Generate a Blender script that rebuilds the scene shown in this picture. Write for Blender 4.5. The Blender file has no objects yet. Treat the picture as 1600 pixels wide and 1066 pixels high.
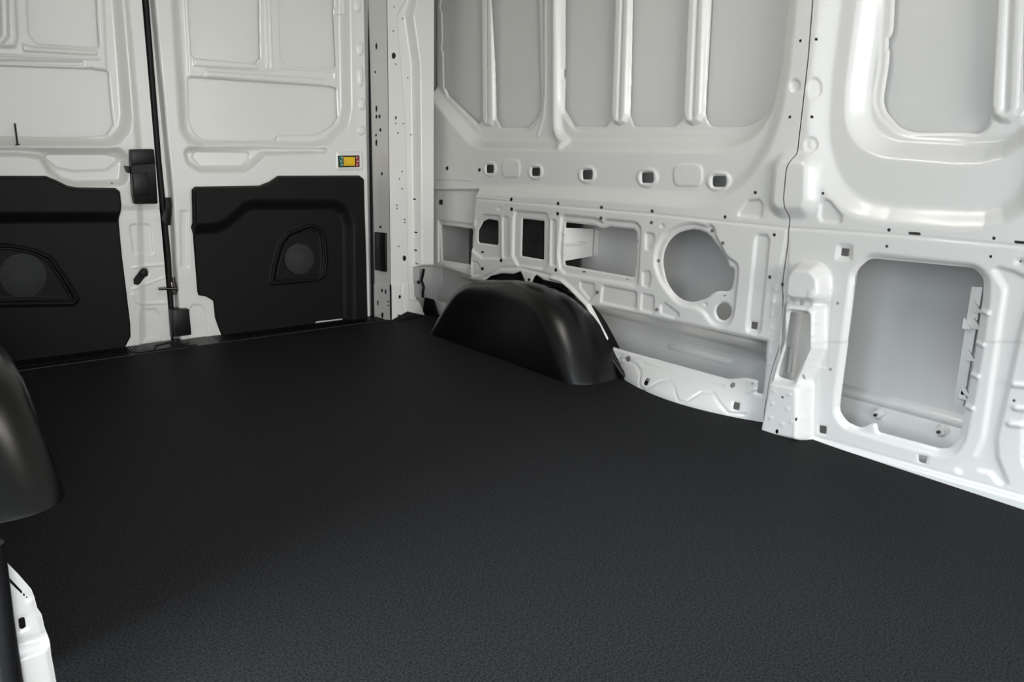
import bpy, bmesh, math, random
import numpy as np
from mathutils import Matrix, Vector

# ------------------------------------------------------------------ camera, world, lights
SC = bpy.context.scene
COL = SC.collection
FPX, YAW, PIT, ROL, CH = 1180.0, 0.681492749, 0.245388849, -0.0275304419, 0.70
def cam_axes():
    F = np.array([math.sin(YAW), math.cos(YAW), 0]); R = np.array([math.cos(YAW), -math.sin(YAW), 0]); D = np.array([0, 0, -1.0])
    f2 = F*math.cos(PIT)+D*math.sin(PIT); d2 = D*math.cos(PIT)-F*math.sin(PIT)
    return np.array([R*math.cos(ROL)+d2*math.sin(ROL), d2*math.cos(ROL)-R*math.sin(ROL), f2])
CM = cam_axes(); CC = np.array([0, 0, CH])
cd = bpy.data.cameras.new('camera'); cam = bpy.data.objects.new('camera', cd); COL.objects.link(cam)
cd.sensor_width = 36; cd.lens = FPX/1600*36; cd.clip_start = 0.02
mw = Matrix.Identity(4)
for i in range(3):
    mw[i][0] = CM[0][i]; mw[i][1] = -CM[1][i]; mw[i][2] = -CM[2][i]; mw[i][3] = CC[i]
cam.matrix_world = mw
SC.camera = cam

w = bpy.data.worlds.new('world'); SC.world = w; w.use_nodes = True
bg = w.node_tree.nodes['Background']; bg.inputs[0].default_value = (0.82, 0.91, 1.0, 1); bg.inputs[1].default_value = 1.75
def area(name, loc, target, size, size_y, power, color):
    l = bpy.data.lights.new(name, 'AREA'); l.shape = 'RECTANGLE'; l.size = size; l.size_y = size_y; l.energy = power; l.color = color
    o = bpy.data.objects.new(name, l); COL.objects.link(o); o.location = loc
    o.rotation_euler = (Vector(target)-Vector(loc)).to_track_quat('-Z', 'Y').to_euler()
    return o
SC.view_settings.view_transform = 'Standard'; SC.view_settings.look = 'None'
SC.view_settings.gamma = 1.0; SC.view_settings.use_curve_mapping = False
SC.view_settings.exposure = 0.26
area('added_front_fill', (-1.3, -6.5, 1.2), (0.7, 1.8, 0.7), 3.2, 2.0, 270, (1.0, 0.975, 0.94))  # added fill light from the front, no known window; brightens doors and wall
area('added_overhead_fill', (-2.3, 1.05, 3.5), (0.8, 0.6, 0.0), 2.0, 1.2, 320, (0.78, 0.89, 1.0))  # added fill from above the door opening, no known lamp; brightens near floor

# ------------------------------------------------------------------ photo measurements -> metres
def ray(px, py): return CM.T @ np.array([(px-800)/FPX, (py-533)/FPX, 1.0])
def atX(px, py, X): d = ray(px, py); return CC+d*((X-CC[0])/d[0])
def atY(px, py, Y): d = ray(px, py); return CC+d*((Y-CC[1])/d[1])
def atZ(px, py, Z): d = ray(px, py); return CC+d*((Z-CC[2])/d[2])
CROP = {'P': (0, 0, 1), 'A1': (0, 0, 3.553), 'A2': (0, 260, 3.3324), 'A3': (230, 0, 3.8077), 'A4': (230, 220, 3.1356), 'A5': (560, 0, 4.1),
        'A6': (560, 220, 3.3324), 'A7': (840, 0, 3.3304), 'A8': (860, 240, 3.5525), 'B1': (1160, 0, 2.8045), 'B2': (1180, 340, 2.3167),
        'B3': (640, 400, 4.4444), 'B4': (900, 440, 4.0), 'B7': (180, 220, 3.3286), 'B8': (560, 300, 4.845), 'Z1': (0, 850, 4.936),
        'Z3': (1480, 380, 2.54), 'Z4': (1180, 400, 3.553), 'Z6': (860, 330, 8.88), 'Z2': (500, 220, 16.0)}
def PX(k, pts):
    a, b, s = CROP[k]
    return [(a+x/s, b+y/s) for x, y in pts]

W = 1.771      # cabin face of the left wall panels
D = 2.86       # cabin face of the rear doors
PY = 2.732     # cabin face of the rear corner pillar
FRONT = -1.5

# ------------------------------------------------------------------ materials
def nt(name):
    m = bpy.data.materials.new(name); m.use_nodes = True
    return m, m.node_tree.nodes, m.node_tree.links, m.node_tree.nodes['Principled BSDF']
def plain(name, col, rough=0.5, metal=0.0, coat=0.0, spec=0.5, noise=None, bump=None, coat_rough=0.06):
    m, n, l, p = nt(name)
    p.inputs['Base Color'].default_value = (*col, 1); p.inputs['Roughness'].default_value = rough
    p.inputs['Metallic'].default_value = metal; p.inputs['Coat Weight'].default_value = coat
    p.inputs['Coat Roughness'].default_value = coat_rough; p.inputs['Specular IOR Level'].default_value = spec
    tc = n.new('ShaderNodeTexCoord')
    if noise:
        sc, amt = noise
        t = n.new('ShaderNodeTexNoise'); t.inputs['Scale'].default_value = sc; t.inputs['Detail'].default_value = 5
        r = n.new('ShaderNodeValToRGB'); r.color_ramp.elements[0].position = 0.35; r.color_ramp.elements[1].position = 0.65
        r.color_ramp.elements[0].color = (*[c*(1-amt) for c in col], 1); r.color_ramp.elements[1].color = (*[min(1, c*(1+amt)) for c in col], 1)
        l.new(tc.outputs['Object'], t.inputs['Vector']); l.new(t.outputs['Fac'], r.inputs['Fac']); l.new(r.outputs['Color'], p.inputs['Base Color'])
    if bump:
        sc, st, dist = bump
        t = n.new('ShaderNodeTexNoise'); t.inputs['Scale'].default_value = sc; t.inputs['Detail'].default_value = 2
        b = n.new('ShaderNodeBump'); b.inputs['Strength'].default_value = st; b.inputs['Distance'].default_value = dist
        l.new(tc.outputs['Object'], t.inputs['Vector']); l.new(t.outputs['Fac'], b.inputs['Height']); l.new(b.outputs['Normal'], p.inputs['Normal'])
    return m
M = {}
M['paint'] = plain('white_paint', (0.75, 0.742, 0.712), 0.33, coat=0.5, noise=(3.0, 0.012), coat_rough=0.2)
M['skin'] = plain('skin_paint', (0.69, 0.685, 0.662), 0.42, coat=0.25, noise=(2.0, 0.03), bump=(9, 0.06, 0.004), coat_rough=0.2)
M['floor'] = plain('black_floor_liner', (0.0185, 0.0184, 0.0188), 0.55, spec=0.02, noise=(300, 0.5), bump=(420, 0.30, 0.0012))
M['cover'] = plain('black_moulded_plastic', (0.002, 0.002, 0.0022), 0.29, spec=0.5, noise=(300, 0.15), bump=(600, 0.15, 0.0005))
M['trim'] = plain('black_door_trim', (0.007, 0.0072, 0.0066), 0.5, spec=0.14, noise=(400, 0.25), bump=(700, 0.3, 0.0006))
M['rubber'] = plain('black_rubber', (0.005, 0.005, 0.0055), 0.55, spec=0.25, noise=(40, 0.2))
M['blackp'] = plain('black_plastic', (0.008, 0.008, 0.0085), 0.4, spec=0.22, noise=(60, 0.1))
M['mesh'] = plain('speaker_cloth', (0.03, 0.032, 0.031), 0.6, spec=0.4, noise=(500, 0.3), bump=(900, 0.5, 0.0006))
M['steel'] = plain('bare_steel', (0.12, 0.11, 0.10), 0.3, metal=1.0, noise=(50, 0.2))
M['steel_dull'] = plain('dull_edge', (0.06, 0.06, 0.06), 0.45, noise=(50, 0.1))
M['yellow'] = plain('yellow_plastic', (0.80, 0.50, 0.01), 0.4, noise=(80, 0.05))
M['green'] = plain('green_print', (0.02, 0.16, 0.11), 0.5, noise=(80, 0.1))
M['red'] = plain('red_print', (0.30, 0.02, 0.035), 0.5, noise=(80, 0.1))
M['ink'] = plain('white_ink', (0.6, 0.6, 0.55), 0.5, noise=(80, 0.03))
m_, n_, l_, p_ = nt('lamp_lens'); p_.inputs['Base Color'].default_value = (.9, .88, .82, 1); p_.inputs['Emission Color'].default_value = (1, .93, .82, 1); p_.inputs['Emission Strength'].default_value = 3.0
M['lens'] = m_
M['cavity'] = plain('painted_cavity_shade', (0.045, 0.045, 0.043), 0.6, noise=(20, 0.2))  # dark colour standing in for the shade inside closed cavities
M['ground'] = plain('concrete_ground', (0.34, 0.33, 0.31), 0.7, noise=(2, 0.15))

# ------------------------------------------------------------------ object helpers
def finish(o, mat, parent=None, smooth=True):
    if mat is not None: o.data.materials.append(M[mat])
    if smooth and o.type == 'MESH' and len(o.data.polygons):
        o.data.polygons.foreach_set('use_smooth', np.ones(len(o.data.polygons), bool))
    COL.objects.link(o)
    if parent is not None:
        o.parent = parent
        q, M0 = parent, Matrix.Identity(4)
        while q is not None:
            if q.type == 'EMPTY': M0 = Matrix.Translation(q.location)
            q = q.parent
        o.matrix_parent_inverse = M0.inverted() if parent.type == 'EMPTY' else Matrix.Identity(4)
    return o
def empty(name, loc, **props):
    o = bpy.data.objects.new(name, None); COL.objects.link(o); o.location = loc; o.empty_display_size = 0.05
    for k, v in props.items(): o[k] = v
    return o
def tag(o, **props):
    for k, v in props.items(): o[k] = v
    return o
def from_bm(name, bm, mat, parent=None, smooth=False, angle=None):
    me = bpy.data.meshes.new(name); bmesh.ops.recalc_face_normals(bm, faces=bm.faces)
    bm.to_mesh(me); bm.free()
    o = finish(bpy.data.objects.new(name, me), mat, parent, smooth)
    if angle: me.set_sharp_from_angle(angle=math.radians(angle))
    return o
def box(name, lo, hi, mat, parent=None, bev=0.0, seg=2):
    bm = bmesh.new(); bmesh.ops.create_cube(bm, size=1)
    for v in bm.verts: v.co = Vector([(lo[i]+hi[i])/2+v.co[i]*(hi[i]-lo[i]) for i in range(3)])
    if bev: bmesh.ops.bevel(bm, geom=bm.edges[:], offset=bev, segments=seg, affect='EDGES', profile=0.5)
    return from_bm(name, bm, mat, parent, smooth=bool(bev), angle=40 if bev else None)
def prism(name, ring, ext, mat, parent=None, bev=0.0, hole=None, angle=40):
    """ring: 3D points of a planar outline, ext: extrusion vector"""
    bm = bmesh.new(); e = Vector(ext)
    a = [bm.verts.new(Vector(p)) for p in ring]; b = [bm.verts.new(Vector(p)+e) for p in ring]
    n = len(ring); bm.faces.new(a); bm.faces.new(b[::-1])
    for i in range(n): bm.faces.new([a[i], b[i], b[(i+1) % n], a[(i+1) % n]])
    if bev: bmesh.ops.bevel(bm, geom=bm.edges[:], offset=bev, segments=2, affect='EDGES', profile=0.5)
    return from_bm(name, bm, mat, parent, smooth=True, angle=angle)
def tube(name, pts, r, mat, parent=None, seg=8, closed=False):
    bm = bmesh.new(); pts = [Vector(p) for p in pts]; n = len(pts); rings = []
    for i, p in enumerate(pts):
        t = ((pts[(i+1) % n] if closed or i < n-1 else p)-(pts[i-1] if closed or i > 0 else p)).normalized()
        a = t.orthogonal() if i == 0 else (a-t*a.dot(t))
        a = a.normalized(); b = t.cross(a)
        rr = r[i] if isinstance(r, (list, tuple)) else r
        rings.append([bm.verts.new(p+a*rr*math.cos(2*math.pi*k/seg)+b*rr*math.sin(2*math.pi*k/seg)) for k in range(seg)])
    for i in range(n if closed else n-1):
        A, B = rings[i], rings[(i+1) % n]
        for k in range(seg): bm.faces.new([A[k], A[(k+1) % seg], B[(k+1) % seg], B[k]])
    if not closed: bm.faces.new(rings[0][::-1]); bm.faces.new(rings[-1])
    return from_bm(name, bm, mat, parent, smooth=True, angle=60)

# ------------------------------------------------------------------ pressed sheet metal: height field with cut-outs
def fillet(pts, r, n=6):
    out = []; N = len(pts); P = [np.array(p, float) for p in pts]
    for i in range(N):
        p0, p1, p2 = P[i-1], P[i], P[(i+1) % N]
        a = p0-p1; b = p2-p1; la, lb = np.linalg.norm(a), np.linalg.norm(b)
        if la < 1e-9 or lb < 1e-9: continue
        a /= la; b /= lb
        ang = math.acos(np.clip(a@b, -1, 1))
        if ang > 3.0: out.append(tuple(p1)); continue
        t = min(r/math.tan(ang/2), 0.48*la, 0.48*lb)
        q0, q2 = p1+a*t, p1+b*t
        for k in range(n+1):
            s = k/n
            out.append(tuple((1-s)**2*q0+2*s*(1-s)*p1+s*s*q2))
    return out
def sstep(x): x = np.clip(x, 0, 1); return x*x*(3-2*x)
def seg_dist(U, V, A, B):
    dx, dy = B[0]-A[0], B[1]-A[1]; L = dx*dx+dy*dy+1e-15
    t = np.clip(((U-A[0])*dx+(V-A[1])*dy)/L, 0, 1)
    return np.hypot(U-A[0]-t*dx, V-A[1]-t*dy)
def poly_sdf(U, V, poly):
    d = np.full(U.shape, 1e9); ins = np.zeros(U.shape, bool); N = len(poly)
    for i in range(N):
        A, B = poly[i], poly[(i+1) % N]
        np.minimum(d, seg_dist(U, V, A, B), out=d)
        if A[1] != B[1]:
            c = ((A[1] > V) != (B[1] > V)) & (U < (B[0]-A[0])*(V-A[1])/(B[1]-A[1])+A[0])
            ins ^= c
    return np.where(ins, -d, d)
class Sheet:
    def __init__(s, u0, u1, v0, v1, res, mapper, place, flip):
        s.us = np.arange(u0, u1+res*.5, res); s.vs = np.arange(v0, v1+res*.5, res); s.res = res
        s.U, s.V = np.meshgrid(s.us, s.vs, indexing='ij')
        s.H = np.zeros_like(s.U); s.G = np.full_like(s.U, 1.0)
        s.mapper, s.place, s.flip = mapper, place, flip
        s.lips = []
    def uv(s, k, pts, d=0.0): return [s.mapper(x, y, d) for x, y in PX(k, pts)]
    def win(s, poly, pad):
        p = np.array(poly); lo = p.min(0)-pad; hi = p.max(0)+pad
        i0, i1 = np.searchsorted(s.us, lo[0]), np.searchsorted(s.us, hi[0]); j0, j1 = np.searchsorted(s.vs, lo[1]), np.searchsorted(s.vs, hi[1])
        return (slice(i0, i1), slice(j0, j1))
    def emboss(s, k, pts, amt, w=0.008, r=0.0, d=0.0, level=None, raw=False):
        poly = pts if raw else s.uv(k, pts, d)
        if r: poly = fillet(poly, r)
        q = s.win(poly, w)
        if s.U[q].size == 0: return
        f = sstep(0.5-poly_sdf(s.U[q], s.V[q], poly)/w)
        if level is None: s.H[q] += amt*f
        else: s.H[q] = s.H[q]*(1-f)+level*f
    def bead(s, k, pts, amt, w, d=0.0, raw=False, r=0.0):
        line = pts if raw else s.uv(k, pts, d)
        q = s.win(line, w)
        if s.U[q].size == 0: return
        dd = np.full(s.U[q].shape, 1e9)
        for a, b in zip(line[:-1], line[1:]): np.minimum(dd, seg_dist(s.U[q], s.V[q], a, b), out=dd)
        s.H[q] += amt*sstep(1-dd/(w/2))
    def hole(s, k, pts, r=0.0, d=0.0, lip=0.004, lw=0.005, raw=False):
        poly = pts if raw else s.uv(k, pts, d)
        if r: poly = fillet(poly, r)
        q = s.win(poly, max(lw, s.res*2))
        if s.U[q].size == 0: return
        sd = poly_sdf(s.U[q], s.V[q], poly)
        s.G[q] = np.minimum(s.G[q], sd)
        if lip: s.H[q] -= lip*sstep(1-sd/lw)
    def dot(s, k, x, y, rx, ry=None, d=0.0, lip=0.0, sides=14):
        ry = ry or rx; sc = CROP[k][2]/1.0; m = 1.25*sc; rx, ry = max(rx, m), max(ry, m)
        s.hole(k, [(x+rx*math.cos(2*math.pi*i/sides), y+ry*math.sin(2*math.pi*i/sides)) for i in range(sides)], d=d, lip=lip)
    def dimple(s, k, x, y, rx, ry, amt, w=0.006, d=0.0, sides=16, sq=1.0):
        s.emboss(k, [(x+rx*math.cos(2*math.pi*i/sides), y+ry*math.sin(2*math.pi*i/sides)) for i in range(sides)], amt, w, d=d)
    def build(s, name, mat, parent, keep=None, lip=0.0, lw=0.01, r=0.0):
        G = s.G.copy(); H = s.H
        if keep is not None:
            if r: keep = fillet(keep, r)
            q = poly_sdf(s.U, s.V, keep)
            G = np.minimum(G, -q)
            if lip: H = H-lip*sstep(1+q/lw)
        nu, nv = G.shape; idx = np.arange(nu*nv).reshape(nu, nv)
        pos = s.place(s.U.ravel(), s.V.ravel(), H.ravel())
        g = G > 0
        cnt = g[:-1, :-1].astype(int)+g[1:, :-1]+g[1:, 1:]+g[:-1, 1:]
        I, J = np.nonzero(cnt == 4)
        quads = np.stack([idx[I, J], idx[I+1, J], idx[I+1, J+1], idx[I, J+1]], 1)
        Gf = G.ravel(); extra = []; ecache = {}; polys = []; base = nu*nv
        I, J = np.nonzero((cnt > 0) & (cnt < 4))
        for i, j in zip(I, J):
            c = (idx[i, j], idx[i+1, j], idx[i+1, j+1], idx[i, j+1]); P = []
            for a in range(4):
                A, B = int(c[a]), int(c[(a+1) % 4])
                if Gf[A] > 0: P.append(A)
                if (Gf[A] > 0) != (Gf[B] > 0):
                    key = (min(A, B), max(A, B))
                    if key not in ecache:
                        t = Gf[A]/(Gf[A]-Gf[B]); t = min(max(t, 0.02), 0.98)
                        ecache[key] = base+len(extra); extra.append(pos[A]*(1-t)+pos[B]*t)
                    P.append(ecache[key])
            if len(P) >= 3: polys.append(P)
        allpos = np.vstack([pos, np.array(extra)]) if extra else pos
        loops = np.concatenate([quads.ravel(), np.array([v for P in polys for v in P], int)]) if polys else quads.ravel()
        tot = np.concatenate([np.full(len(quads), 4), np.array([len(P) for P in polys], int)]) if polys else np.full(len(quads), 4)
        used = np.zeros(len(allpos), bool); used[loops] = True
        remap = np.cumsum(used)-1; loops = remap[loops]; allpos = allpos[used]
        start = np.concatenate([[0], np.cumsum(tot)[:-1]])
        if s.flip:
            end = start+tot
            out = np.empty_like(loops); nq = len(quads)*4
            out[:nq] = loops[:nq].reshape(-1, 4)[:, ::-1].ravel()
            for a, b in zip(start[len(quads):], end[len(quads):]): out[a:b] = loops[a:b][::-1]
            loops = out
        me = bpy.data.meshes.new(name)
        me.vertices.add(len(allpos)); me.vertices.foreach_set('co', allpos.astype(np.float32).ravel())
        me.loops.add(len(loops)); me.loops.foreach_set('vertex_index', loops.astype(np.int32))
        me.polygons.add(len(tot)); me.polygons.foreach_set('loop_start', start.astype(np.int32)); me.polygons.foreach_set('loop_total', tot.astype(np.int32))
        me.update(calc_edges=True); me.validate()
        return finish(bpy.data.objects.new(name, me), mat, parent)
def wall_map(px, py, d): p = atX(px, py, W-d); return (p[1], p[2])
def door_map(px, py, d): p = atY(px, py, D-d); return (p[0], p[2])
def pil_map(px, py, d): p = atY(px, py, PY-d); return (p[0], p[2])
JX = 1.552
def jamb_map(px, py, d): p = atX(px, py, JX-d); return (p[1], p[2])
# ------------------------------------------------------------------ setting: ground, floor, ceiling, far shell
g = box('ground', (-14, -14, -0.80), (14, 14, -0.70), 'ground'); tag(g, kind='structure', label='grey concrete ground outside the van', category='ground')
floor = empty('floor', (0.875, 0.6, 0.0), kind='structure', label='black textured rubber liner covering the cargo floor', category='floor')
def floor_sheet():
    # liner outline follows the wall feet; slightly curled up into the rear corner
    bm = bmesh.new()
    out = [(-0.02, FRONT), (1.80, FRONT), (1.80, 2.60), (1.80, 2.73), (1.565, 2.73), (1.555, 2.741), (0.9, 2.722), (0.226, 2.699), (-0.02, 2.692)]
    a = [bm.verts.new((x, y, 0)) for x, y in out]; b = [bm.verts.new((x, y, -0.03)) for x, y in out]
    n = len(out); bm.faces.new(a); bm.faces.new(b[::-1])
    for i in range(n): bm.faces.new([a[i], b[i], b[(i+1) % n], a[(i+1) % n]])
    return from_bm('floor_liner', bm, 'floor', floor)
floor_sheet()
box('underfloor', (-0.02, FRONT, -0.10), (1.95, 2.95, -0.035), 'skin', floor)
# curled up liner corner at the foot of the rear pillar
p0 = atY(612, 500, 2.722); p1 = atY(637, 487, 2.722); p2 = atY(661, 503, 2.722)
prism('liner_corner', [(p0[0], 2.722, 0), (p1[0], 2.722, p1[2]), (p2[0]+.02, 2.722, 0)], (0, 0.004, 0), 'floor', floor)
# rear sill strip with ribs
sill = box('sill_strip', (0.0, 2.728, -0.03), (1.555, 2.90, -0.004), 'blackp', floor)
bm = bmesh.new()
def bmbox(bm, lo, hi):
    r = bmesh.ops.create_cube(bm, size=1)
    for v in r['verts']: v.co = Vector([(lo[i]+hi[i])/2+v.co[i]*(hi[i]-lo[i]) for i in range(3)])
for i in range(150):
    x = 0.05+i*0.01
    if 0.62 < x < 0.86: continue
    bmbox(bm, (x, 2.765, -0.005), (x+0.005, 2.845, -0.0015))
tag(from_bm('sill_rib', bm, 'blackp', floor), kind='stuff')
tube('edge_strip', [(-0.02, 2.6935, 0.0005), (0.226, 2.7005, 0.0005), (0.9, 2.7235, 0.0005), (1.55, 2.742, 0.0005)], 0.0011, 'steel_dull', floor, seg=6)
pl = atZ(258, 545, 0.0)
prism('sill_plate', [(pl[0]-.10, 2.745, -.004), (pl[0]+.11, 2.745, -.004), (pl[0]+.06, 2.85, -.004), (pl[0]-.05, 2.85, -.004)], (0, 0, 0.004), 'blackp', floor, bev=0.0015)
tube('catch_loop', [(pl[0]-.035, pl[1]-.005, 0), (pl[0]-.03, pl[1], .014), (pl[0]+.02, pl[1]+.015, .016), (pl[0]+.035, pl[1]+.015, 0)], 0.004, 'blackp', floor, seg=8)

ceil = box('ceiling', (-0.06, FRONT, 1.62), (1.95, 2.98, 1.66), 'paint'); tag(ceil, kind='structure', label='white painted steel van roof', category='ceiling')
lamp = empty('ceiling_lamp', (0.9, 1.25, 1.62), label='long white lamp fixed under the van roof', category='lamp')
box('housing', (0.62, 1.17, 1.595), (1.18, 1.33, 1.62), 'paint', lamp, bev=.006)
box('diffuser', (0.64, 1.19, 1.588), (1.16, 1.31, 1.596), 'lens', lamp, bev=.003)
ll = area('lamp_light', (0.9, 1.25, 1.584), (0.9, 1.25, 0.0), 0.5, 0.1, 3.6, (1.0, 0.955, 0.88)); ll.parent = lamp; ll.matrix_parent_inverse = Matrix.Translation(lamp.location).inverted()
wr = empty('wall_right', (-0.02, 1.9, 0), kind='structure', label='white side wall of the van behind the sliding door opening', category='wall')
box('side_panel', (-0.06, 1.06, 0.0), (-0.025, 2.98, 1.62), 'paint', wr)
box('door_post', (-0.06, -0.56, 0.0), (-0.025, -0.42, 1.62), 'paint', wr)
box('door_header', (-0.06, -0.42, 1.52), (-0.025, 1.06, 1.62), 'paint', wr)

# ------------------------------------------------------------------ left wall
wl = empty('wall_left', (W, 1.5, 0), kind='structure', label='white pressed steel left wall with cut-outs, ribs and bare inner panels', category='wall')
wall = Sheet(0.20, 2.80, -0.02, 1.40, 0.0033, wall_map, lambda u, v, h: np.stack([W-h, u, v], 1), True)
BL, RL = -0.022, -0.060   # levels of the mid band and of the window recess
# --- broad levels, rear bay
wall.emboss('P', [(560, 297), (742, 297), (872, 300), (1019, 309), (1075, 314), (1122, 306), (1160, 280), (1190, 238), (1209, 190), (1224, 100), (1234, 0), (1256, -230), (560, -230)], 0, 0.05, level=BL, r=.5)
wall.emboss('A6', [(612, 255), (575, 735), (100, 735), (100, 255)], 0, 0.010, level=-0.034)
wall.emboss('P', [(630, -230), (630, 86), (690, 160), (738, 217), (752, 225), (775, 227), (1130, 229), (1175, 216), (1205, 178), (1221, 100), (1230, 0), (1250, -230)], 0, 0.042, d=-.04, level=RL, r=0.3)
# --- broad levels, front bay
wall.emboss('B1', [(400, -700), (385, 0), (345, 330), (330, 560), (345, 700), (400, 830), (500, 915), (640, 940), (1300, 985), (1300, -700)], 0, 0.055, level=BL, d=-.01, r=.6)
wall.emboss('B1', [(590, -700), (560, 0), (505, 400), (505, 540), (560, 620), (640, 655), (1300, 700), (1300, -700)], 0, 0.05, d=-.04, level=RL, r=.5)
# shallow line where the lower panel meets the ledge
wall.emboss('P', [(738, 306), (872, 322), (1019, 336), (1133, 348), (1230, 357), (1196, 560), (700, 560)], 0.002, 0.005)
wall.emboss('B1', [(203, 1000), (700, 1030), (1300, 1090), (1300, 1500), (203, 1500)], 0.002, 0.005)
wall.bead('P', [(738, 310), (872, 322), (1019, 335), (1133, 347), (1230, 357)], -0.003, .009)
wall.bead('B1', [(210, 1000), (700, 1034), (1300, 1088)], -0.003, .009)
# --- rear bay: frame steps, ribs, beam
wall.emboss('A5', [(535, -600), (545, 300), (553, 580), (570, 625), (790, 842), (1090, 842), (1165, 760), (1190, 520), (1172, -600)], -0.006, 0.006, d=RL)
wall.emboss('A7', [(112, -600), (120, 580), (190, 687), (1085, 687), (1190, 630), (1262, 500), (1290, 330), (1325, -600)], -0.006, 0.006, d=RL, r=.1)
wall.bead('P', [(866, -230), (866, 190), (867, 203), (871, 214), (880, 224)], 0.020, 0.060, d=-.045)
wall.bead('P', [(849, -230), (849, 150), (846, 185), (838, 210)], 0.004, 0.02, d=-.05)
wall.emboss('A5', [(788, -600), (800, 760), (815, 802), (850, 802), (866, 770), (852, -600)], 0.012, 0.010, d=RL)
wall.bead('A5', [(826, -600), (832, 770)], -0.005, 0.012, d=RL)
wall.emboss('A7', [(432, -600), (392, 590), (402, 634), (425, 645), (455, 634), (465, 590), (506, -600)], 0.016, 0.012, d=RL)
wall.bead('A7', [(470, -600), (429, 615)], -0.007, 0.018, d=RL)
wall.emboss('A7', [(815, -600), (766, 590), (776, 630), (805, 642), (843, 630), (856, 590), (902, -600)], 0.016, 0.012, d=RL)
wall.bead('A7', [(862, -600), (812, 612)], -0.007, 0.02, d=RL)
OL = -0.064
def opn(k, pts, r=0.02, d=OL): wall.hole(k, pts, r=r, d=d, lip=0.004, lw=0.006)
opn('A5', [(520, -560), (536, 30), (530, 30), (532, 66), (540, 66), (546, 280), (539, 280), (541, 325), (548, 325), (553, 560), (575, 612), (762, 792), (788, 765), (800, 700), (775, -560)], 0.006)
opn('A5', [(845, -560), (880, 760), (910, 817), (1080, 820), (1150, 745), (1166, 690), (1135, -560)], 0.012)
opn('A7', [(142, -560), (140, 355), (134, 362), (134, 405), (141, 408), (137, 570), (190, 660), (350, 660), (378, 620), (412, -560)], 0.012)
opn('A7', [(508, -560), (478, 600), (500, 660), (710, 660), (752, 620), (802, -560)], 0.02)
opn('A7', [(930, -560), (868, 600), (895, 660), (1080, 660), (1175, 620), (1250, 500), (1262, 300), (1310, -560)], 0.1)
# --- oval holes and blanks in the band
for x, y, rx, ry in ((766, 264, 5.6, 6.4), (837.5, 268.5, 6.3, 6.6), (918, 273, 7.4, 7.4), (1012, 277.6, 9, 8.2), (1124, 283.5, 10.5, 8.5)):
    wall.dimple('P', x, y, rx*1.85, ry*1.85, 0.005, 0.008, d=BL)
    wall.hole('P', [(x-rx, y-ry), (x+rx, y-ry), (x+rx, y+ry), (x-rx, y+ry)], r=.008, d=BL, lip=0.006, lw=.006)
for x0, y0, x1, y1 in ((785, 250, 813, 277), (1053, 257, 1098, 291)):
    wall.emboss('P', [(x0, y0), (x1, y0), (x1, y1), (x0, y1)], 0.004, 0.006, r=.025, d=BL)
# --- corner sub-panel
wall.bead('A6', [(395, 195), (590, 205)], 0.004, 0.012, d=-.03)
wall.emboss('A6', [(415, 415), (590, 435), (570, 665), (415, 630)], -0.006, 0.012, d=-.034)
wall.hole('A6', [(428, 437), (600, 460), (600, 648), (437, 622)], r=.008, d=-.04)
wall.hole('P', [(686, 312), (692, 312), (692, 320), (686, 320)], r=.001, d=-.034, lip=0)
# --- lower rear panel
def emb(k, pts, amt=0.006, w=0.008, r=0.008): wall.emboss(k, pts, amt, w, r)
emb('A6', [(590, 480), (612, 415), (650, 385), (738, 390), (742, 615), (640, 612), (592, 570)], -0.008, .010, .012)
wall.hole('A6', [(625, 470), (650, 420), (675, 408), (728, 415), (728, 545), (625, 530)], r=.012, d=-.008)
emb('A6', [(752, 395), (785, 395), (785, 612), (752, 612)], -0.005, .007, .015)
emb('A6', [(815, 365), (980, 378), (995, 420), (988, 640), (960, 668), (830, 650), (803, 600), (808, 400)], -0.008, .010, .012)
wall.hole('A6', [(855, 405), (967, 418), (965, 620), (850, 600)], r=.006, d=-.008)
emb('A6', [(1003, 410), (1029, 412), (1028, 655), (1003, 650)], -0.005, .007, .012)
emb('A6', [(592, 625), (618, 628), (637, 655), (632, 700), (592, 705)], -0.004, .006, .008)
emb('Z6', [(150, 80), (190, 55), (600, 95), (650, 110), (715, 155), (770, 115), (1150, 150), (1210, 175), (1255, 240), (1215, 1025), (1160, 1030), (200, 870), (130, 800), (110, 600)], -0.008, .010, .008)
wall.hole('Z6', [(215, 155), (620, 200), (690, 232), (760, 235), (820, 212), (1160, 250), (1198, 300), (1196, 400), (1218, 425), (1196, 455), (1194, 560), (1196, 600), (1188, 620), (1186, 720), (1200, 745), (1180, 770), (1165, 905), (1130, 915), (210, 750), (200, 700)], r=.004, d=-.008)
for k in range(3): wall.bead('A8', [(62, 440+k*55), (92, 450+k*55)], 0.004, 0.012)
emb('A8', [(530, 440), (575, 445), (580, 480), (552, 538), (528, 530)], -0.005, .006, .006)
emb('A8', [(512, 655), (550, 650), (560, 690), (548, 742), (512, 735)], -0.005, .006, .006)
emb('A8', [(508, 775), (575, 790), (575, 885), (502, 868)], -0.005, .006, .008)
emb('A8', [(165, 710), (245, 722), (248, 790), (220, 815), (165, 745)], -0.005, .006, .008)
emb('A8', [(290, 732), (480, 768), (475, 866), (280, 826)], -0.006, .007, .008)
emb('A8', [(612, 838), (635, 828), (712, 885), (715, 905), (690, 915), (615, 890)], -0.005, .006, .006)
emb('A8', [(575, 600), (590, 520), (630, 445), (700, 402), (790, 385), (866, 405), (888, 393), (912, 420), (912, 450), (950, 520), (978, 575), (1035, 610), (1042, 650), (1015, 900), (990, 950), (940, 966), (890, 940), (850, 880), (800, 852), (720, 842), (650, 770), (600, 690)], -0.008, .012, .4)
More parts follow.
